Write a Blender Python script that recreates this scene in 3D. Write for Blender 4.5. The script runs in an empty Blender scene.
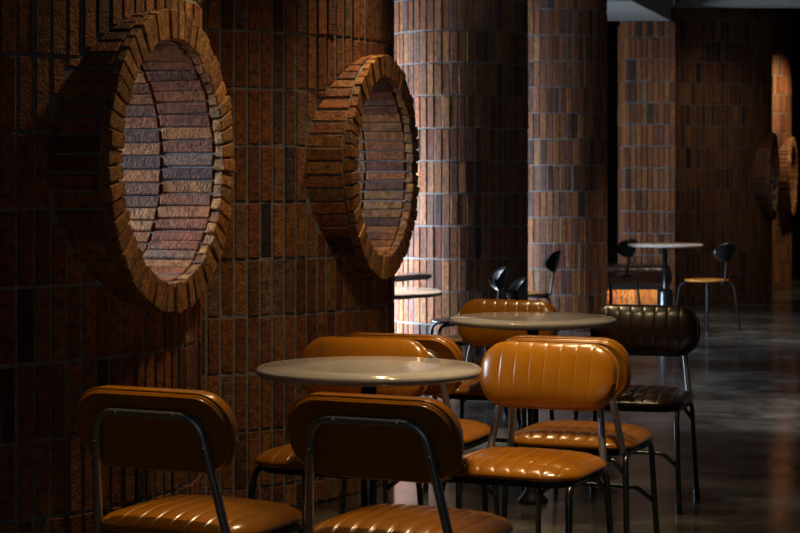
import bpy, math, random
from mathutils import Vector, Matrix
random.seed(7)
PI = math.pi
sc = bpy.context.scene
COL = sc.collection
sin, cos, rad = math.sin, math.cos, math.radians

# ------------------------------------------------------------------ materials
def new_mat(name):
    m = bpy.data.materials.new(name); m.use_nodes = True
    nt = m.node_tree
    return m, nt, nt.nodes['Principled BSDF']

def node(nt, t, **kw):
    n = nt.nodes.new(t)
    for k, v in kw.items():
        if k in n.inputs: n.inputs[k].default_value = v
        else: setattr(n, k, v)
    return n

def ramp(nt, fac, stops):
    r = nt.nodes.new('ShaderNodeValToRGB')
    e = r.color_ramp.elements
    while len(e) < len(stops): e.new(0.5)
    for i, (p, c) in enumerate(stops):
        e[i].position = p; e[i].color = (*c, 1)
    nt.links.new(fac, r.inputs['Fac'])
    return r

def bump(nt, bsdf, height, strength, dist):
    b = node(nt, 'ShaderNodeBump', Strength=strength, Distance=dist)
    nt.links.new(height, b.inputs['Height']); nt.links.new(b.outputs['Normal'], bsdf.inputs['Normal'])

def mat_brick():
    m, nt, b = new_mat('fired_brick')
    at = node(nt, 'ShaderNodeAttribute', attribute_name='tint')
    tc = node(nt, 'ShaderNodeTexCoord')
    n1 = node(nt, 'ShaderNodeTexNoise', Scale=38.0, Detail=6.0, Roughness=0.7)
    n2 = node(nt, 'ShaderNodeTexNoise', Scale=9.0, Detail=3.0)
    n3 = node(nt, 'ShaderNodeTexNoise', Scale=120.0, Detail=4.0)
    for n in (n1, n2, n3): nt.links.new(tc.outputs['Object'], n.inputs['Vector'])
    r1 = ramp(nt, n1.outputs['Fac'], [(0.32, (0.22, 0.2, 0.2)), (0.5, (0.85, 0.85, 0.85)), (0.72, (1.5, 1.45, 1.4))])
    mx = node(nt, 'ShaderNodeMix', data_type='RGBA', blend_type='MULTIPLY')
    mx.inputs[0].default_value = 1.0
    nt.links.new(at.outputs['Color'], mx.inputs[6]); nt.links.new(r1.outputs['Color'], mx.inputs[7])
    r2 = ramp(nt, n2.outputs['Fac'], [(0.60, (0, 0, 0)), (0.74, (0.55, 0.55, 0.55))])
    mx2 = node(nt, 'ShaderNodeMix', data_type='RGBA')
    nt.links.new(r2.outputs['Color'], mx2.inputs[0]); nt.links.new(mx.outputs[2], mx2.inputs[6])
    mx2.inputs[7].default_value = (0.16, 0.13, 0.12, 1)          # pale scum and mortar smears
    nt.links.new(mx2.outputs[2], b.inputs['Base Color'])
    b.inputs['Roughness'].default_value = 0.72
    b.inputs['Specular IOR Level'].default_value = 0.4
    ad = node(nt, 'ShaderNodeMath', operation='ADD')
    nt.links.new(n1.outputs['Fac'], ad.inputs[0]); nt.links.new(n3.outputs['Fac'], ad.inputs[1])
    bump(nt, b, ad.outputs[0], 0.9, 0.009)
    return m

def mat_noise(name, c0, c1, scale, rough, bstr=0.3, bdist=0.004, metal=0.0, spec=0.5, stretch=None):
    m, nt, b = new_mat(name)
    tc = node(nt, 'ShaderNodeTexCoord')
    n = node(nt, 'ShaderNodeTexNoise', Scale=scale, Detail=5.0)
    if stretch:
        mp = node(nt, 'ShaderNodeMapping'); mp.inputs['Scale'].default_value = stretch
        nt.links.new(tc.outputs['Object'], mp.inputs['Vector']); nt.links.new(mp.outputs['Vector'], n.inputs['Vector'])
    else: nt.links.new(tc.outputs['Object'], n.inputs['Vector'])
    r = ramp(nt, n.outputs['Fac'], [(0.3, c0), (0.7, c1)])
    nt.links.new(r.outputs['Color'], b.inputs['Base Color'])
    b.inputs['Roughness'].default_value = rough
    b.inputs['Metallic'].default_value = metal
    b.inputs['Specular IOR Level'].default_value = spec
    if bstr: bump(nt, b, n.outputs['Fac'], bstr, bdist)
    return m

def mat_leather(name, c0, c1, rough=0.3):
    m, nt, b = new_mat(name)
    tc = node(nt, 'ShaderNodeTexCoord')
    n = node(nt, 'ShaderNodeTexNoise', Scale=6.0, Detail=4.0)
    v = node(nt, 'ShaderNodeTexNoise', Scale=90.0, Detail=3.0)
    n2 = node(nt, 'ShaderNodeTexNoise', Scale=14.0, Detail=2.0)
    for k in (n, v, n2): nt.links.new(tc.outputs['Object'], k.inputs['Vector'])
    r = ramp(nt, n.outputs['Fac'], [(0.3, c0), (0.7, c1)])
    nt.links.new(r.outputs['Color'], b.inputs['Base Color'])
    rr = ramp(nt, v.outputs['Fac'], [(0.3, (rough - .02,) * 3), (0.7, (rough + .03,) * 3)])
    nt.links.new(rr.outputs['Color'], b.inputs['Roughness'])
    ad = node(nt, 'ShaderNodeMath', operation='MULTIPLY_ADD')
    nt.links.new(v.outputs['Fac'], ad.inputs[0]); ad.inputs[1].default_value = 0.02
    nt.links.new(n2.outputs['Fac'], ad.inputs[2])
    bump(nt, b, ad.outputs[0], 0.03, 0.003)
    b.inputs['Specular IOR Level'].default_value = 0.6
    b.inputs['Coat Weight'].default_value = 0.45; b.inputs['Coat Roughness'].default_value = 0.18
    return m

def mat_floor():
    m, nt, b = new_mat('polished_concrete')
    tc = node(nt, 'ShaderNodeTexCoord')
    n = node(nt, 'ShaderNodeTexNoise', Scale=1.1, Detail=7.0, Roughness=0.62)
    n2 = node(nt, 'ShaderNodeTexNoise', Scale=5.0, Detail=6.0, Roughness=0.7)
    for k in (n, n2): nt.links.new(tc.outputs['Object'], k.inputs['Vector'])
    ad = node(nt, 'ShaderNodeMath', operation='MULTIPLY_ADD')
    nt.links.new(n2.outputs['Fac'], ad.inputs[0]); ad.inputs[1].default_value = 0.6
    nt.links.new(n.outputs['Fac'], ad.inputs[2])
    r = ramp(nt, ad.outputs[0], [(0.62, (0.014, 0.014, 0.014)), (0.82, (0.08, 0.077, 0.072)), (1.0, (0.20, 0.192, 0.18))])
    nt.links.new(r.outputs['Color'], b.inputs['Base Color'])
    rr = ramp(nt, n2.outputs['Fac'], [(0.3, (0.08,) * 3), (0.7, (0.22,) * 3)])
    nt.links.new(rr.outputs['Color'], b.inputs['Roughness'])
    bump(nt, b, n2.outputs['Fac'], 0.12, 0.004)
    return m

def mat_emit(name, col, s):
    m, nt, b = new_mat(name)
    b.inputs['Emission Color'].default_value = (*col, 1); b.inputs['Emission Strength'].default_value = s
    n = node(nt, 'ShaderNodeTexNoise', Scale=5.0)
    r = ramp(nt, n.outputs['Fac'], [(0.0, (0.75, 0.7, 0.6)), (1.0, (0.8, 0.75, 0.66))])
    nt.links.new(r.outputs['Color'], b.inputs['Base Color'])
    return m

M = dict(
    brick=mat_brick(),
    mortar=mat_noise('grey_mortar', (0.16, 0.16, 0.165), (0.28, 0.28, 0.285), 40, 0.95, 0.6, 0.006, spec=0.2),
    tan=mat_leather('tan_leather', (0.33, 0.112, 0.0035), (0.43, 0.152, 0.005), 0.22),
    dark=mat_leather('dark_brown_leather', (0.017, 0.0042, 0.002), (0.028, 0.0068, 0.003), 0.30),
    metal=mat_noise('gunmetal', (0.085, 0.09, 0.10), (0.13, 0.137, 0.15), 30, 0.27, 0, metal=0.9),
    lit_metal=mat_noise('lit_gunmetal', (0.42, 0.44, 0.47), (0.52, 0.54, 0.57), 30, 0.40, 0, metal=0.9),  # same chair metal, base raised to paint in cool light on the back frames
    black=mat_noise('black_plastic', (0.012, 0.012, 0.013), (0.02, 0.02, 0.022), 40, 0.5, 0.1, 0.002, spec=0.25),
    blackgloss=mat_noise('black_lacquer', (0.01, 0.01, 0.012), (0.018, 0.018, 0.02), 20, 0.22, 0, spec=0.35),
    chrome=mat_noise('chrome', (0.5, 0.5, 0.52), (0.6, 0.6, 0.62), 20, 0.15, 0, metal=1.0),
    stone=mat_noise('pale_stone', (0.44, 0.395, 0.385), (0.51, 0.465, 0.455), 14, 0.11, 0),
    ceil=mat_noise('dark_paint', (0.05, 0.05, 0.052), (0.07, 0.07, 0.072), 8, 0.9, 0.1, 0.003),
    beam=mat_noise('grey_plaster', (0.33, 0.325, 0.32), (0.39, 0.385, 0.38), 6, 0.9, 0.1, 0.003),
    plaster=mat_noise('dark_plaster', (0.03, 0.025, 0.022), (0.05, 0.042, 0.038), 5, 0.9, 0.1, 0.003),
    wood=mat_noise('tan_plywood', (0.42, 0.17, 0.025), (0.52, 0.23, 0.04), 7, 0.3, 0, stretch=(1, 8, 1)),
    led=mat_emit('warm_led', (1.0, 0.66, 0.24), 65.0),
    floor=mat_floor(),
)

# ------------------------------------------------------------------ mesh helpers
class MB:
    def __init__(s): s.v = []; s.f = []; s.t = []; s.mi = []
    def add(s, vs, fs, tint=(1, 1, 1), mi=0):
        b = len(s.v); s.v += [tuple(p) for p in vs]; s.t += [tint] * len(vs)
        s.f += [tuple(b + i for i in f) for f in fs]; s.mi += [mi] * len(fs)
    def build(s, name, mats, parent=None, smooth=False, tint=False, weld=0, loc=None):
        me = bpy.data.meshes.new(name)
        me.from_pydata(s.v, [], s.f)
        if not isinstance(mats, (list, tuple)): mats = [mats]
        for m in mats: me.materials.append(m)
        me.polygons.foreach_set('material_index', s.mi)
        if tint:
            a = me.attributes.new('tint', 'FLOAT_COLOR', 'POINT')
            buf = []
            for c in s.t: buf += [c[0], c[1], c[2], 1.0]
            a.data.foreach_set('color', buf)
        if weld or smooth:
            import bmesh
            bm = bmesh.new(); bm.from_mesh(me)
            if weld: bmesh.ops.remove_doubles(bm, verts=bm.verts, dist=weld)
            if smooth: bmesh.ops.recalc_face_normals(bm, faces=bm.faces)
            bm.to_mesh(me); bm.free()
        if smooth: me.polygons.foreach_set('use_smooth', [True] * len(me.polygons))
        me.validate(); me.update()
        o = bpy.data.objects.new(name, me); COL.objects.link(o)
        if parent is not None: o.parent = parent
        if loc is not None: o.location = loc
        return o

def box(mb, x0, x1, y0, y1, z0, z1, mi=0):
    v = [(x, y, z) for z in (z0, z1) for y in (y0, y1) for x in (x0, x1)]
    mb.add(v, [(0, 2, 3, 1), (4, 5, 7, 6), (0, 1, 5, 4), (2, 6, 7, 3), (0, 4, 6, 2), (1, 3, 7, 5)], mi=mi)

def fillet(pts, r, n=7):
    P = [Vector(p) for p in pts]; out = [P[0]]
    rr = r if isinstance(r, (list, tuple)) else [r] * len(P)
    for i in range(1, len(P) - 1):
        a, b, c = P[i - 1], P[i], P[i + 1]
        d1 = (a - b); d2 = (c - b); l1, l2 = d1.length, d2.length
        d1.normalize(); d2.normalize()
        ang = d1.angle(d2)
        if ang > PI - 0.03: out.append(b); continue
        t = min(rr[i] / math.tan(ang / 2), l1 * .49, l2 * .49)
        R = t * math.tan(ang / 2)
        p1, p2 = b + d1 * t, b + d2 * t
        ctr = b + (d1 + d2).normalized() * (R / sin(ang / 2))
        u, w = (p1 - ctr), (p2 - ctr)
        tot = u.angle(w)
        for k in range(n + 1):
            s = k / n
            out.append(ctr + (u * sin((1 - s) * tot) + w * sin(s * tot)) / sin(tot))
    out.append(P[-1])
    return out

def tube(mb, pts, r, seg=10, mi=0, closed=False):
    P = [Vector(p) for p in pts]; n = len(P)
    T = []
    for i in range(n):
        if closed: t = P[(i + 1) % n] - P[i - 1]
        else: t = P[min(i + 1, n - 1)] - P[max(i - 1, 0)]
        T.append(t.normalized())
    nrm = T[0].orthogonal().normalized()
    vs = []
    rs = r if isinstance(r, (list, tuple)) else [r] * n
    for i in range(n):
        nrm = (nrm - T[i] * nrm.dot(T[i])).normalized()
        bn = T[i].cross(nrm)
        for k in range(seg):
            a = 2 * PI * k / seg
            vs.append(P[i] + (nrm * cos(a) + bn * sin(a)) * rs[i])
    fs = []
    for i in range(n if closed else n - 1):
        j = (i + 1) % n
        for k in range(seg):
            fs.append((i * seg + k, i * seg + (k + 1) % seg, j * seg + (k + 1) % seg, j * seg + k))
    if not closed:
        fs.append(tuple(range(seg - 1, -1, -1))); fs.append(tuple((n - 1) * seg + k for k in range(seg)))
    mb.add(vs, fs, mi=mi)

def lathe(mb, prof, seg=48, mi=0, ctr=(0, 0, 0)):
    vs = []; n = len(prof)
    for i in range(seg):
        a = 2 * PI * i / seg
        for r, z in prof: vs.append((ctr[0] + r * cos(a), ctr[1] + r * sin(a), ctr[2] + z))
    fs = []
    for i in range(seg):
        j = (i + 1) % seg
        for k in range(n - 1):
            fs.append((i * n + k, j * n + k, j * n + k + 1, i * n + k + 1))
    mb.add(vs, fs, mi=mi)

def sdf(x, y, hw, hd, r):
    qx, qy = abs(x) - hw + r, abs(y) - hd + r
    return r - math.hypot(max(qx, 0), max(qy, 0)) - min(max(qx, qy), 0)

def cushion(mb, hw, hd, r, ttop, rrt, tbot, rrb, crown, pitch, gtop, gbot, place, wall=0, seam=.0027):
    """a padded panel with sewn channels running along local y"""
    xs = set()
    n = int(2 * hw / pitch); off = -(n * pitch) / 2 + (pitch / 2 if False else 0)
    seams = [off + pitch * k for k in range(n + 1)]
    seams = [s for s in seams if abs(s) < hw - 0.03]
    for s in seams:
        for d in (-.011, -.007, -.004, -.002, 0, .002, .004, .007, .011): xs.add(round(s + d, 5))
        xs.add(round(s + pitch / 2, 5)); xs.add(round(s - pitch / 2, 5))
    for k in range(13):
        e = hw * (1 - (k / 12) ** 2 * 0.28)
        xs.add(round(e, 5)); xs.add(round(-e, 5))
    xs = sorted(x for x in xs if abs(x) <= hw + 1e-6)
    ts = []
    for k in range(33):
        a = -1 + 2 * k / 32
        ts.append(sin(a * PI / 2) if True else a)
    def prof(d, rr): 
        q = min(max(d, 0) / rr, 1)
        return math.sqrt(max(0, 1 - (1 - q) ** 2))
    nt_ = len(ts)
    for side in (1, -1):
        vs = []
        for x in xs:
            dx = max(0, abs(x) - hw + r)
            Y = hd - r + math.sqrt(max(0, r * r - dx * dx))
            g = max((1 / (1 + ((x - s) / 0.0028) ** 2) for s in seams), default=0)
            pil = 0
            if seams:
                q = min(abs(x - s) for s in seams) / (pitch / 2)
                pil = min(1, q)
                pil = 1 - (1 - pil) ** 2
            for t in ts:
                y = t * Y
                d = sdf(x, y, hw, hd, r)
                if side > 0:
                    z = wall * min(1, max(d, 0) / .0035) + (ttop - wall) * prof(d, rrt) + crown * (1 - (x / hw) ** 2) * (1 - (y / hd) ** 2)
                    fade = min(1, d / 0.02)
                    z += fade * (gtop * pil - seam * g)
                else:
                    z = -tbot * prof(d, rrb) + min(1, d / .02) * gbot * g
                if d < 1e-6: z = 0
                vs.append(place(x, y, z))
        fs = []
        for i in range(len(xs) - 1):
            for k in range(nt_ - 1):
                q = (i * nt_ + k, (i + 1) * nt_ + k, (i + 1) * nt_ + k + 1, i * nt_ + k + 1)
                fs.append(q if side > 0 else q[::-1])
        mb.add(vs, fs)

def outline(hw, hd, r, n=10):
    out = []
    for cx, cy, a0 in ((hw - r, hd - r, 0), (-hw + r, hd - r, 90), (-hw + r, -hd + r, 180), (hw - r, -hd + r, 270)):
        for k in range(n + 1):
            a = rad(a0 + 90 * k / n); out.append((cx + r * cos(a), cy + r * sin(a)))
    return out

def thing(name, label, cat, loc=(0, 0, 0), rz=0, group=None, kind=None):
    o = bpy.data.objects.new(name, None); COL.objects.link(o)
    o.empty_display_size = 0.1
    o.location = loc; o.rotation_euler = (0, 0, rz)
    return tag(o, label, cat, group, kind)

def tag(o, label=None, cat=None, group=None, kind=None):
    if label: o['label'] = label
    if cat: o['category'] = cat
    if group: o['group'] = group
    if kind: o['kind'] = kind
    return o

def copy_tree(o, parent=None):
    c = o.copy(); COL.objects.link(c)
    if parent is not None: c.parent = parent
    for ch in [q for q in bpy.data.objects if q.parent == o]: copy_tree(ch, c)
    return c

def place_copy(proto, used, loc, rz, label, group=None):
    o = copy_tree(proto) if used else proto
    o.location = loc; o.rotation_euler = (0, 0, rz); o['label'] = label
    if group: o['group'] = group
    return o

# ------------------------------------------------------------------ brickwork
PAL = [(0.44, 0.135, 0.042), (0.38, 0.11, 0.036), (0.48, 0.165, 0.05), (0.31, 0.088, 0.04), (0.52, 0.21, 0.075),
       (0.25, 0.085, 0.05), (0.40, 0.145, 0.06), (0.16, 0.062, 0.045), (0.33, 0.16, 0.10), (0.08, 0.045, 0.042)]
WGT = [5, 5, 4, 4, 2, 3, 3, 1.5, 2, 0.8]
RINGPAL = [(0.54, 0.21, 0.06), (0.48, 0.175, 0.05), (0.58, 0.245, 0.075), (0.42, 0.14, 0.045), (0.60, 0.26, 0.09),
           (0.38, 0.15, 0.06), (0.50, 0.19, 0.07), (0.32, 0.12, 0.05), (0.44, 0.20, 0.09), (0.26, 0.10, 0.05)]
def tint(pal=None):
    c = random.choices(pal or PAL, WGT)[0]; k = random.uniform(0.8, 1.18) * 0.74
    return (c[0] * k, c[1] * k * random.uniform(.98, 1.16), c[2] * k)

def hexa(mb, P, ch=0.12, tn=None, jit=0.0012):
    """a brick from 8 corners P[i][j][k] in order (u,v,w bits) with worn, chamfered arrises"""
    P = [Vector(p) for p in P]
    c = sum(P, Vector()) / 8
    P = [p + Vector((random.uniform(-jit, jit), random.uniform(-jit, jit), random.uniform(-jit, jit))) for p in P]
    faces = [(0, 2, 3, 1), (4, 5, 7, 6), (0, 1, 5, 4), (2, 6, 7, 3), (0, 4, 6, 2), (1, 3, 7, 5)]
    vs = []; idx = {}
    for fi, f in enumerate(faces):
        for vi in f:
            q = P[vi]
            for nb in (vi ^ 1, vi ^ 2, vi ^ 4):
                if nb in f:
                    e = P[nb] - P[vi]
                    q = q + e.normalized() * min(ch, e.length * .3)
            idx[(fi, vi)] = len(vs); vs.append(q)
    fs = [tuple(idx[(fi, vi)] for vi in f) for fi, f in enumerate(faces)]
    for fi in range(6):
        for fj in range(fi + 1, 6):
            com = [v for v in faces[fi] if v in faces[fj]]
            if len(com) == 2:
                a, b = com
                fs.append((idx[(fi, a)], idx[(fi, b)], idx[(fj, b)], idx[(fj, a)]))
    for v in range(8):
        fl = [fi for fi in range(6) if v in faces[fi]]
        fs.append(tuple(idx[(fi, v)] for fi in fl))
    mb.add(vs, fs, tn or tint())

COURSE, Z0 = 0.229, 0.093 - 0.229
def brick_cyl(name, ctr, R, ztop, a0, a1, nper, hole=None, thick=0.05, parent=None):
    """vertical soldier courses round a cylinder; hole=(axis angle, lateral shift, centre z, radius)"""
    mb = MB(); cx, cy = ctr
    da = 2 * PI / nper
    i0, i1 = int(round(a0 / da)), int(round(a1 / da))
    ncourse = int((ztop - Z0) / COURSE) + 1
    g = 0.0056
    def hz(l0, l1, r):
        if hole is None: return None
        m = 0 if l0 * l1 < 0 else min(abs(l0), abs(l1))
        return math.sqrt(r * r - m * m) if m < r else None
    def pt(a, r, z): return (cx + r * cos(a), cy + r * sin(a), z)
    def lat(a): return R * sin(a - hole[0]) - hole[1] if hole and cos(a - hole[0]) > 0 else 9
    for i in range(i0, i1):
        aa, ab = i * da, (i + 1) * da
        h = hz(lat(aa), lat(ab), hole[3]) if hole else None
        for k in range(ncourse):
            zz0 = max(0.0, Z0 + k * COURSE) + g + random.uniform(-.002, .002)
            zz1 = min(ztop, Z0 + (k + 1) * COURSE) - g + random.uniform(-.002, .002)
            if zz1 - zz0 < 0.02: continue
            segs = [(zz0, zz1)]
            if h is not None:
                lo, hi = hole[2] - h, hole[2] + h
                segs = [(zz0, min(zz1, lo)), (max(zz0, hi), zz1)]
            ro = R + random.uniform(-.004, .004)
            ga = g / R * random.uniform(.75, 1.2)
            tn = tint()
            for s0, s1 in segs:
                if s1 - s0 < 0.012: continue
                tw = random.uniform(-.002, .002)
                P = [pt(aa + ga, ro - thick, s0), pt(ab - ga, ro - thick, s0), pt(aa + ga, ro - thick, s1), pt(ab - ga, ro - thick, s1),
                     pt(aa + ga, ro + tw, s0), pt(ab - ga, ro - tw, s0), pt(aa + ga, ro + tw, s1), pt(ab - ga, ro - tw, s1)]
                hexa(mb, P, 0.0028, tn)
    # mortar bed
    rm = R - 0.0065
    sub = 2
    for i in range(i0 * sub, i1 * sub):
        aa, ab = i * da / sub, (i + 1) * da / sub
        if hole:
            r = hole[3] - 0.02
            la, lb = lat(aa), lat(ab)
            ha = math.sqrt(r * r - la * la) if abs(la) < r else None
            hb = math.sqrt(r * r - lb * lb) if abs(lb) < r else None
        if hole and (ha is not None or hb is not None):
            ha, hb = ha or 0, hb or 0
            zc = hole[2]
            mb.add([pt(aa, rm, 0), pt(ab, rm, 0), pt(ab, rm, zc - hb), pt(aa, rm, zc - ha)], [(0, 1, 2, 3)], mi=1)
            mb.add([pt(aa, rm, zc + ha), pt(ab, rm, zc + hb), pt(ab, rm, ztop), pt(aa, rm, ztop)], [(0, 1, 2, 3)], mi=1)
        else:
            mb.add([pt(aa, rm, 0), pt(ab, rm, 0), pt(ab, rm, ztop), pt(aa, rm, ztop)], [(0, 1, 2, 3)], mi=1)
    return mb.build(name, [M['brick'], M['mortar']], parent, tint=True)

def brick_flat(mb, x0, x1, y, z0, z1, face=-1, pitch=0.057, axis='x', thick=0.05):
    """soldier courses on a flat face at y (axis x) or x (axis y); face = outward sign"""
    n = max(1, int(round((x1 - x0) / pitch))); w = (x1 - x0) / n; g = 0.0062
    nc = int((z1 - Z0) / COURSE) + 1
    for i in range(n):
        for k in range(nc):
            a = max(z0, Z0 + k * COURSE) + g; b = min(z1, Z0 + (k + 1) * COURSE) - g
            if b - a < .02: continue
            l, r = x0 + i * w + g, x0 + (i + 1) * w - g
            yo = y + face * random.uniform(-.004, .004); yi = y - face * thick
            P = [(l, yi, a), (r, yi, a), (l, yi, b), (r, yi, b), (l, yo, a), (r, yo, a), (l, yo, b), (r, yo, b)]
            if axis == 'y': P = [(p[1], p[0], p[2]) for p in P]
            hexa(mb, P, 0.0028)

U = Vector((0.296, 0.955, 0)).normalized(); N = Vector((0.955, -0.296, 0)).normalized()
AXA = math.atan2(N.y, N.x)

def porthole(name, ring, label, r0=0.388, r1=0.484, lens=(0.032, 0.185, 0.215, 0.215), n=54):
    """brick tube whose front ring faces N; ring = centre of the front ring"""
    e = thing(name, label, 'window', ring, AXA, 'round brick portholes', 'structure')
    # local: +x = outwards, y/z = ring plane
    def ptl(a, r, x): return (x, r * cos(a), r * sin(a))
    x1 = 0
    for row, L in enumerate(lens):
        mb = MB(); da = 2 * PI / n; sh = random.uniform(0, da)
        for i in range(n):
            a, b = sh + i * da, sh + (i + 1) * da
            wj = random.uniform(-.12, .12) * da
            xo = x1 + (random.uniform(-.005, .005) if row == 0 else random.uniform(-.003, .003))
            xi = x1 - L
            ri, rr = r0 + random.uniform(-.004, .004), r1 + random.uniform(-.003, .003)
            ga = 0.003 / r0 + random.uniform(0, .002)
            P = [ptl(a + ga, ri, xi), ptl(b - ga, ri, xi), ptl(a + ga, rr, xi), ptl(b - ga, rr, xi),
                 ptl(a + ga, ri, xo), ptl(b - ga, ri, xo), ptl(a + ga, rr, xo), ptl(b - ga, rr, xo)]
            hexa(mb, P, 0.003, tint(RINGPAL if row == 0 else None), jit=.002)
        x1 -= L + 0.007
        mb.build('brick_ring' if row == 0 else 'brick_reveal', [M['brick']], e, tint=True)
    mb = MB(); tot = -x1
    lathe_prof = [(r0 + .014, -tot), (r0 + .014, -.012), (r1 - .008, -.012), (r1 - .008, -tot)]
    seg = 108; vs = []; fs = []
    for i in range(seg):
        a = 2 * PI * i / seg
        for r, x in lathe_prof: vs.append(ptl(a, r, x))
    for i in range(seg):
        j = (i + 1) % seg
        for k in range(3): fs.append((i * 4 + k, j * 4 + k, j * 4 + k + 1, i * 4 + k + 1))
    mb.add(vs, fs); mb.build('mortar_bed', M['mortar'], e)
    return e

CEIL = 3.45
RC = 1.105
ring1 = Vector((-0.731, 6.03, 1.386))
STEP = Vector((0.657, 2.12, 0))
c1 = ring1 - N * 1.13 + U * 0.075; c2 = c1 + STEP
c5 = Vector((3.11, 21.5, 1.386)); c6 = c5 + STEP
def hole_of(): return (AXA, -0.075, 1.386, 0.47)
A0, A1 = AXA - rad(112), AXA + rad(112)
def wall_bay(name, c, label):
    o = brick_cyl(name, (c.x, c.y), RC, CEIL, A0, A1, 122, hole_of())
    tag(o, label, 'wall', 'bulging brick wall bays', 'structure'); return o
wall_bay('wall_left', c1, 'dark curved brick wall bay nearest the camera, behind the front left chair')
wall_bay('wall_left', c2, 'curved brick wall bay behind the near table, lit warmer low down')
wall_bay('wall_right', c5, 'dark curved brick wall bay beyond the far round table')
wall_bay('wall_right', c6, 'warmly lit curved brick wall bay at the far right')
for i, (c, lb) in enumerate(((c1, 'large round brick porthole nearest the camera, in the dark left wall'),
                             (c2, 'round brick porthole above the near table, second along the left wall'),
                             (c5, 'far round porthole seen edge on with a bluish dark lining'),
                             (c6, 'far round porthole seen edge on in the warm lit bay'))):
    p = c + N * 1.15 - U * 0.075
    porthole('window_%d' % (i + 1), (p.x, p.y, 1.386), lb)

# unseen filler strips behind the touching bays, added to stop light leaks
for i, (a, b) in enumerate(((c1, c2), (c5, c6), (c1 - STEP, c1))):
    mb = MB(); m = (a + b) / 2 - N * 0.16
    vs = []
    for z in (0, CEIL):
        for s, t in ((-.25, -.12), (.25, -.12), (.25, 0), (-.25, 0)):
            q = m + U * s * .55 + N * t; vs.append((q.x, q.y, z))
    mb.add(vs, [(3, 2, 1, 0), (4, 5, 6, 7), (0, 1, 5, 4), (1, 2, 6, 5), (2, 3, 7, 6), (3, 0, 4, 7)])
    tag(mb.build('leak_filler_%d' % (i + 1), M['mortar']), kind='structure')
o = brick_cyl('wall_left', ((c1 - STEP).x, (c1 - STEP).y), RC, CEIL, AXA - rad(100), AXA + rad(100), 122)
tag(o, 'brick wall bay beside the camera, outside the picture at the left', 'wall', 'bulging brick wall bays', 'structure')

BEAMZ = 3.016
o = brick_cyl('brick_column', (0.435, 13.7), 0.492, BEAMZ, -PI, PI, 54)
tag(o, 'round brick column behind the second table, lit pale on its left edge', 'column', 'free standing round brick columns', 'structure')
o = brick_cyl('brick_column', (1.376, 17.1), 0.495, BEAMZ, -PI, PI, 54)
tag(o, 'round brick column left of the far bench, behind the black chair back', 'column', 'free standing round brick columns', 'structure')

# square brick pier behind the bench
mb = MB()
box(mb, 2.382, 2.893, 19.912, 20.55, 0, BEAMZ, 0)
mb.mi = [1] * len(mb.mi)
brick_flat(mb, 2.37, 2.905, 19.9, 0, BEAMZ, -1)
brick_flat(mb, 19.9, 20.3, 2.905, 0, BEAMZ, 1, axis='y')
brick_flat(mb, 19.9, 20.56, 2.37, 0, BEAMZ, -1, axis='y')
o = mb.build('brick_pier', [M['brick'], M['mortar']], tint=True)
tag(o, 'square brick pier standing behind the far bench', 'column', None, 'structure')

# ------------------------------------------------------------------ shell
XL, XR, YB, YF = -5.2, 6.4, 27.0, -3.0
mb = MB(); box(mb, XL, XR, YF, YB, -0.1, 0); tag(mb.build('floor', M['floor']), 'dark polished concrete floor with glossy patches', 'floor', kind='structure')
mb = MB(); box(mb, XL, XR, YF, YB, CEIL, CEIL + .1); tag(mb.build('ceiling', M['ceil']), 'dark ceiling', 'ceiling', kind='structure')
mb = MB(); box(mb, XL, XR, YB, YB + .15, 0, CEIL); tag(mb.build('wall_back', M['plaster']), 'dark far wall', 'wall', kind='structure')
mb = MB(); box(mb, XR, XR + .15, YF, YB, 0, CEIL); tag(mb.build('wall_right', M['plaster']), 'dim right wall outside the picture', 'wall', kind='structure')
# outer walls with the daylight openings
XJ = -2.4
mb = MB(); box(mb, XL - .15, XL, YF, 5.2, 0, CEIL); box(mb, XL - .15, XL, 8.6, 9.72, 0, CEIL)
box(mb, XL - .15, XL, 5.2, 8.6, 0, .9); box(mb, XL - .15, XL, 5.2, 8.6, 2.9, CEIL)
tag(mb.build('wall_left_outer', M['plaster']), 'plain outer wall with a daylight opening behind the brick bays', 'wall', kind='structure')
mb = MB(); box(mb, XL, -1.28, 9.72, 9.9, 0, CEIL)  # return wall lengthened out of view to keep light off the column front
ys = 9.9
for y0, y1, z0, z1 in ((12.65, 14.95, .2, 1.4), (16.5, 17.9, .2, 1.75)):
    box(mb, XJ - .15, XJ, ys, y0, 0, CEIL); box(mb, XJ - .15, XJ, y0, y1, 0, z0); box(mb, XJ - .15, XJ, y0, y1, z1, CEIL); ys = y1
box(mb, XJ - .15, XJ, ys, YB, 0, CEIL)
tag(mb.build('wall_left_outer', M['plaster']), 'plain outer wall with low daylight openings beside the round columns', 'wall', kind='structure')

# beams
mb = MB(); p0 = Vector((2.855, 19.9, 0)); L = 11.5; Wd = 1.25
q = [p0, p0 - U * L, p0 - U * L - Vector((Wd, 0, 0)), p0 - Vector((Wd, 0, 0))]
vs = [(a.x, a.y, z) for z in (BEAMZ, CEIL - .002) for a in q]
mb.add(vs, [(3, 2, 1, 0), (4, 5, 6, 7), (0, 1, 5, 4), (1, 2, 6, 5), (2, 3, 7, 6), (3, 0, 4, 7)])
tag(mb.build('beam', M['beam']), 'pale grey ceiling beam running over the round columns', 'beam', kind='structure')
mb = MB(); box(mb, 2.94, XR - .02, 19.98, 20.3, 3.19, CEIL - .002)
tag(mb.build('beam', M['beam']), 'thin grey cross beam at the ceiling above the far dark wall', 'beam', kind='structure')

# ------------------------------------------------------------------ upholstered chair
def bk_place(x, y, z):      # backrest local -> chair local (leans back 16 degrees)
    t = rad(16)
    c = Vector((0, -0.226, 0.693))
    up = Vector((0, -sin(t), cos(t))); fw = Vector((0, cos(t), sin(t)))
    return c + Vector((x, 0, 0)) + up * y + fw * z

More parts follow.
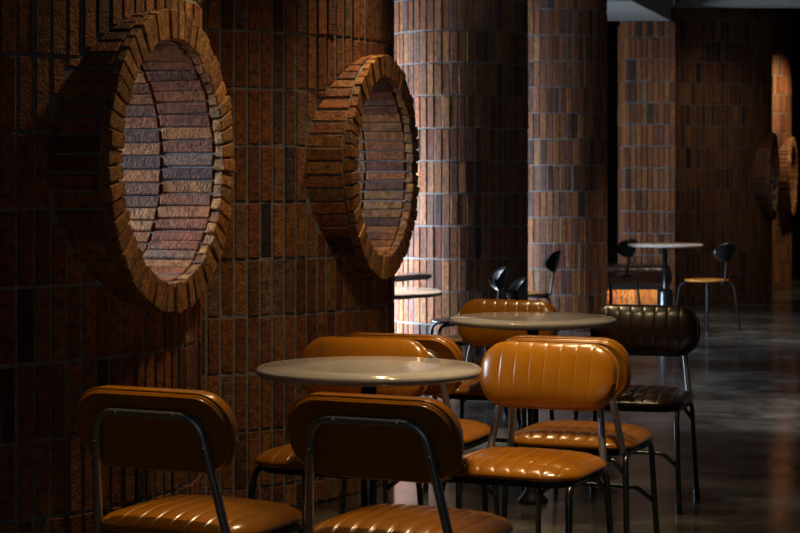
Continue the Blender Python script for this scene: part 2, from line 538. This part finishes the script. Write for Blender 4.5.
def make_chair(leather, label):
    t = thing('upholstered_chair', label, 'chair')
    m = MB(); cushion(m, .230, .214, .110, .036, .125, .010, .02, .013, .0505, .0013, 0, lambda x, y, z: (x, y, z + .428))
    m.build('seat', leather, t, smooth=True, weld=1e-5)
    m = MB()
    o1 = outline(.208, .198, .095, 8); n = len(o1)
    vs = [(x, y, .424) for x, y in o1] + [(x * .97, y * .97, .398) for x, y in o1]
    m.add(vs, [(i, (i + 1) % n, n + (i + 1) % n, n + i) for i in range(n)] + [tuple(range(n)), tuple(range(2 * n - 1, n - 1, -1))])
    m.build('seat_pan', M['black'], t)
    m = MB(); cushion(m, .231, .106, .093, .043, .055, .015, .012, .015, .0515, .0006, .0012, bk_place, .024, .0012)
    bk = m.build('backrest', leather, t, smooth=True, weld=1e-5)
    for dz, k in ((-.002, 1.004), (-.0145, .962)):
        m = MB(); tube(m, [bk_place(x * k, y * (k if k > 1 else .925), dz) for x, y in outline(.231, .106, .093, 9)], .0034, 6, closed=True)
        m.build('piping', leather, bk, smooth=True)
    # tube frame behind the backrest
    m = MB(); rr = .0120
    def bf(x, yy, zz): return (x, yy, zz)
    pts = [(-.178, -.120, .398), (-.198, -.188, .410), (-.152, -.266, .740), (.152, -.266, .740), (.198, -.188, .410), (.178, -.120, .398)]
    tube(m, fillet(pts, [0, .03, .062, .062, .03, 0], 8), rr, 12)
    f = m.build('back_frame', M['lit_metal'], t, smooth=True)
    for x, y, z in ((-.085, -.266, .740), (.085, -.266, .740), (-.163, -.247, .66), (.163, -.247, .66)):
        m = MB(); tube(m, [(x, y - .006, z), (x, y - .0125, z), (x, y - .0135, z)], [.0042, .0042, .002], 8)
        m.build('screw', M['chrome'], f)
    for sx in (-1, 1):
        for sy in (-1, 1):
            m = MB()
            foot = (sx * .222, -.225 if sy < 0 else .215, .012)
            top = (sx * .205, sy * .178 + (-.01 if sy < 0 else .0), .405)
            mid = (sx * .203, 0, .402)
            p = fillet([foot, top, mid], .045, 8)
            tube(m, p, .0105, 10)
            lg = m.build('leg', M['metal'], t, smooth=True)
            m = MB(); d = (Vector(top) - Vector(foot)).normalized()
            tube(m, [Vector(foot) - Vector((0, 0, .0115)), Vector(foot) + d * .02], .0128, 10)
            m.build('foot_cap', M['black'], lg)
    # rear crossbar under the seat and arched front stretcher
    m = MB(); tube(m, fillet([(-.206, -.19, .335), (-.165, -.186, .385), (.165, -.186, .385), (.206, -.19, .335)], .03), .0085, 10)
    m.build('crossbar', M['metal'], t, smooth=True)
    m = MB(); tube(m, fillet([(-.214, .203, .185), (-.15, .19, .235), (.15, .19, .235), (.214, .203, .185)], .03), .0085, 10)
    m.build('stretcher', M['metal'], t, smooth=True)
    return t

Y = rad(22)
away = lambda d=22: -rad(d)
toward = lambda d=22: PI - rad(d)
tan_chair = make_chair(M['tan'], '')
CH = [  # x, y, rot, label, group
    (0.030, 4.83, away(25), 'tan leather chair in front of the near table, seen from behind'),
    (-0.522, 4.98, away(26), 'tan leather chair standing alone by the dark left wall, seen from behind'),
    (-0.205, 6.095, toward(23), 'tan leather chair tucked behind the near table against the brick wall'),
    (0.390, 5.91, toward(24), 'brightly lit tan leather chair with its quilted front facing us, right of the near table'),
    (0.632, 6.59, away(21), 'tan leather chair mostly hidden behind the brightest chair back, facing the second table'),
    (0.075, 6.70, away(21), 'tan leather chair whose dark back shows just right of and behind the tucked in chair'),
    (0.395, 8.155, toward(22), 'tan leather chair behind the second table, top of its back above the tabletop'),
]
for i, (x, y, r, lb) in enumerate(CH):
    place_copy(tan_chair, i > 0, (x, y, 0), r, lb, 'tan leather chairs round the two tables')
dark_chair = make_chair(M['dark'], 'dark brown leather chair at the right of the second table')
dark_chair.location = (0.965, 7.78, 0); dark_chair.rotation_euler = (0, 0, toward(18))

# ------------------------------------------------------------------ pedestal tables
TZ = 0.762
def make_table(sleeve=False):
    t = thing('pedestal_table', '', 'table')
    m = MB(); R = .3425
    prof = [(0.0001, 0), (.20, 0), (R - .018, 0), (R - .0172, -.0016), (R - .0150, -.0016), (R - .0142, 0)]
    for k in range(9):
        a = PI / 2 - PI * k / 8
        prof.append((R - .0135 + .0135 * cos(a), -.0135 + .0135 * sin(a)))
    prof += [(R - .03, -.027), (.0001, -.027)]
    lathe(m, prof, 96); 
    m.build('tabletop', M['stone'], t, smooth=False, loc=(0, 0, TZ)).data.polygons.foreach_set('use_smooth', [True] * (96 * (len(prof) - 1)))
    m = MB(); lathe(m, [(.0001, 0), (.205, 0), (.205, -.012), (.03, -.022), (.0001, -.022)], 40)
    m.build('mounting_plate', M['black'], t, loc=(0, 0, TZ - .0275))
    m = MB(); lathe(m, [(.0001, .005), (.024, .005), (.024, TZ - .05), (.0001, TZ - .05)], 24)
    m.build('pedestal', M['metal'], t, smooth=True)
    if sleeve:
        m = MB(); lathe(m, [(.07, .012), (.07, .325), (.066, .338), (.055, .349), (.036, .356), (.0245, .358)], 32)
        m.build('sleeve', M['metal'], t, smooth=True)
    m = MB(); lathe(m, [(.0001, .0), (.062, 0), (.062, .010), (.056, .020), (.044, .032), (.034, .048), (.028, .072), (.0245, .075)], 40)
    m.build('base', M['black'], t, smooth=True)
    return t
tb = make_table()
TB = [(-0.094, 5.72, 'near round table with a pale stone top among the tan chairs'),
      (0.548, 7.79, 'second round pale stone table, behind the brightly lit chair'),
      (-0.124, 9.76, 'brightly lit round table just past the second porthole, lower of the two there'),
      (-0.149, 11.46, 'round table in the gap past the second porthole, above and behind the bright one'),
      (2.40, 17.1, 'far round pale table on a grey pedestal in front of the bench')]
for i, (x, y, lb) in enumerate(TB):
    if i == 4: tb = make_table(True)
    place_copy(tb, 0 < i < 4, (x, y, 0), random.uniform(0, 6), lb, 'round pedestal tables')

# ------------------------------------------------------------------ small-backed cafe chairs
def make_cafe(seatmat, label):
    t = thing('cafe_chair', label, 'chair')
    m = MB(); prof = [(.0001, .445), (.15, .443), (.185, .446), (.196, .453), (.194, .461), (.17, .464), (.09, .459), (.0001, .457)]
    lathe(m, prof, 40); m.build('seat', seatmat, t, smooth=True)
    for sx in (-1, 1):
        for sy in (-1, 1):
            m = MB()
            k = 0.165
            tube(m, fillet([(sx * .05, sy * .05, .436), (sx * k, sy * k, .436), (sx * .205, sy * .205, .010)], .07, 8), .0105, 10)
            lg = m.build('leg', M['black'], t, smooth=True)
            m = MB(); tube(m, [(sx * .2055, sy * .2055, 0), (sx * .203, sy * .203, .02)], .0125, 8); m.build('foot_cap', M['black'], lg)
    m = MB(); tube(m, fillet([(0, -.08, .432), (0, -.212, .436), (0, -.250, .72)], .05, 8), .010, 10)
    m.build('back_post', M['black'], t, smooth=True)
    # curved moulded back pad: D-shaped, wrapped round
    m = MB(); nx, nz = 20, 12; W, H = .125, .085
    for side in (0, 1):
        vs = []
        for i in range(nx + 1):
            s = -1 + 2 * i / nx
            hh = H * (max(0, 1 - abs(s) ** 2.6)) ** .5
            for k in range(nz + 1):
                q = -1 + 2 * k / nz
                x = W * s
                edge = min(1, (1 - abs(s)) * 6) * min(1, (1 - abs(q)) * 5)
                th = .007 * edge ** .5
                yb = -.268 + .055 * s * s * 1.2 + (th if side else -th)
                vs.append((x, yb - .02 * q, .72 + hh * q - .012 * (1 - s * s)))
        fs = [(i * (nz + 1) + k, (i + 1) * (nz + 1) + k, (i + 1) * (nz + 1) + k + 1, i * (nz + 1) + k + 1) for i in range(nx) for k in range(nz)]
        m.add(vs, fs if not side else [f[::-1] for f in fs])
    m.build('backrest', M['blackgloss'], t, smooth=True, weld=1e-5)
    return t

def face(dx, dy): return math.atan2(-dx, dy)     # local +y -> (dx,dy)
wood = make_cafe(M['wood'], '')
CF = [(2.705, 16.65, face(-.6, .8), 'tan seated cafe chair with a small black back, right of the far table'),
      (0.42, 10.45, face(-.97, -.12), 'tan seated cafe chair at the bright table past the second porthole'),
      (0.955, 14.60, face(-.93, .3), 'tan seated cafe chair in front of the round column left of the bench')]
for i, (x, y, r, lb) in enumerate(CF):
    place_copy(wood, i > 0, (x, y, 0), r, lb, 'small backed cafe chairs')
blk = make_cafe(M['blackgloss'], '')
CF2 = [(0.385, 11.77, face(-.97, -.1), 'black seated cafe chair at the farther table past the second porthole'),
       (1.975, 17.68, face(-.6, .8), 'black cafe chair with a small black back in front of the far bench')]
for i, (x, y, r, lb) in enumerate(CF2):
    place_copy(blk, i > 0, (x, y, 0), r, lb, 'small backed cafe chairs')

# ------------------------------------------------------------------ bench
t = thing('bench', 'long brown leather bench over a warmly lit brick base, beside the pier', 'bench', (0, 0, 0))
m = MB(); cushion(m, .66, .30, .06, .10, .05, .10, .03, .006, .12, .003, 0, lambda x, y, z: (x + 2.02, y + 18.85, z + .395))
m.build('cushion', M['dark'], t, smooth=True, weld=1e-5)
m = MB(); box(m, 1.42, 2.62, 18.83, 19.1, .0, .29); m.mi = [1] * len(m.mi)
brick_flat(m, 1.42, 2.62, 18.82, 0, .29, -1)
m.build('brick_base', [M['brick'], M['mortar']], t, tint=True)
m = MB(); box(m, 1.38, 2.66, 18.57, 18.595, .262, .31); m.build('front_rail', M['black'], t)
m = MB(); box(m, 1.42, 2.62, 18.66, 18.675, .285, .297); m.build('light_strip', M['led'], t)

# ------------------------------------------------------------------ light
def area(name, loc, target, sx, sy, e, col, spread=180):
    l = bpy.data.lights.new(name, 'AREA'); l.shape = 'RECTANGLE'; l.size, l.size_y = sx, sy
    l.energy = e; l.color = col; l.spread = rad(spread)
    o = bpy.data.objects.new(name, l); COL.objects.link(o); o.location = loc
    o.rotation_euler = (Vector(target) - Vector(loc)).to_track_quat('-Z', 'Y').to_euler(); return o
def spot(name, loc, target, e, col, ang, blend=.5, r=.05):
    l = bpy.data.lights.new(name, 'SPOT'); l.energy = e; l.color = col; l.spot_size = rad(ang); l.spot_blend = blend; l.shadow_soft_size = r
    o = bpy.data.objects.new(name, l); COL.objects.link(o); o.location = loc
    o.rotation_euler = (Vector(target) - Vector(loc)).to_track_quat('-Z', 'Y').to_euler(); return o
COOL = (0.70, 0.85, 1.0); WARM = (1.0, 0.74, 0.38)
area('daylight', (XJ + .03, 13.8, .8), (0.5, 13.3, .3), 2.3, 1.2, 340, COOL, 115)
area('daylight', (XJ + .03, 17.2, .9), (1.5, 17.3, .5), 1.4, 1.4, 150, COOL, 100)
area('daylight', (XL + .05, 6.6, 2.2), (XL + 4, 7.0, 1.2), 3.2, 1.6, 520, COOL)
area('daylight', (-.6, YF + .1, 1.7), (-.3, 5, 1.0), 5.0, 2.4, 10, (.85, .92, 1))  # unseen fill added behind the camera for the chair frames and backs
b5 = c5 - N * .3
area('daylight', (b5.x, b5.y, 2.0), (b5.x + 1, b5.y + .2, 1.2), .6, .6, 14, COOL)
spot('table_spot', (.48, 5.45, 2.95), (.38, 5.85, .5), 185, WARM, 44, .8, .10)
spot('table_spot', (.1, 6.42, 2.95), (-.15, 6.2, 0), 85, WARM, 118, 1.0, .10)
spot('table_spot', (.06, 7.9, 2.95), (.25, 7.5, 0), 110, WARM, 66, 1.0, .10)
spot('chair_spot', (-.52, 4.98, 2.95), (-.615, 4.77, .8), 125, WARM, 18, 1, .05)
spot('chair_spot', (.04, 4.86, 2.95), (-.05, 4.62, .8), 125, WARM, 18, 1, .05)
spot('table_spot', (-.12, 9.9, 2.9), (-.08, 9.8, 0), 600, (1, .88, .72), 30, .4)
spot('table_spot', (2.7, 16.9, 2.95), (2.6, 17, 0), 50, WARM, 45, .8)
spot('aisle_fill', (5.05, 22.2, 3.2), (4.6, 22.9, 1.3), 150, (1, .74, .4), 90, 1)
spot('aisle_fill', (2.5, 10.9, 3.2), (2.5, 10.8, 0), 300, (1, .92, .82), 50, 1)  # downlight added to make the bright band across the floor
spot('aisle_fill', (3.5, 18.9, 3.2), (3.2, 20.4, .8), 20, (1, .8, .55), 90, 1)  # extra spot added to lift the dark far bay
spot('aisle_fill', (3.4, 16.4, 3.2), (3.4, 17.0, 0), 190, (1, .90, .78), 84, 1)  # second added downlight, brightens the far floor band and the bay beyond

w = bpy.data.worlds.new('World'); sc.world = w; w.use_nodes = True
bg = w.node_tree.nodes['Background']; bg.inputs['Color'].default_value = (0.6, 0.8, 1.0, 1); bg.inputs['Strength'].default_value = 0.005

# ------------------------------------------------------------------ camera
cam = bpy.data.cameras.new('camera'); co = bpy.data.objects.new('camera', cam); COL.objects.link(co)
co.location = (0, 0, 1.32); co.rotation_euler = (PI / 2, 0, 0)
cam.lens = 85; cam.sensor_width = 36; cam.shift_y = -84.5 / 800
cam.dof.use_dof = True; cam.dof.focus_distance = 6.0; cam.dof.aperture_fstop = 9
sc.camera = co
vs_ = sc.view_settings
vs_.view_transform = 'Standard'; vs_.look = 'None'; vs_.gamma = 1; vs_.exposure = 0; vs_.use_curve_mapping = False
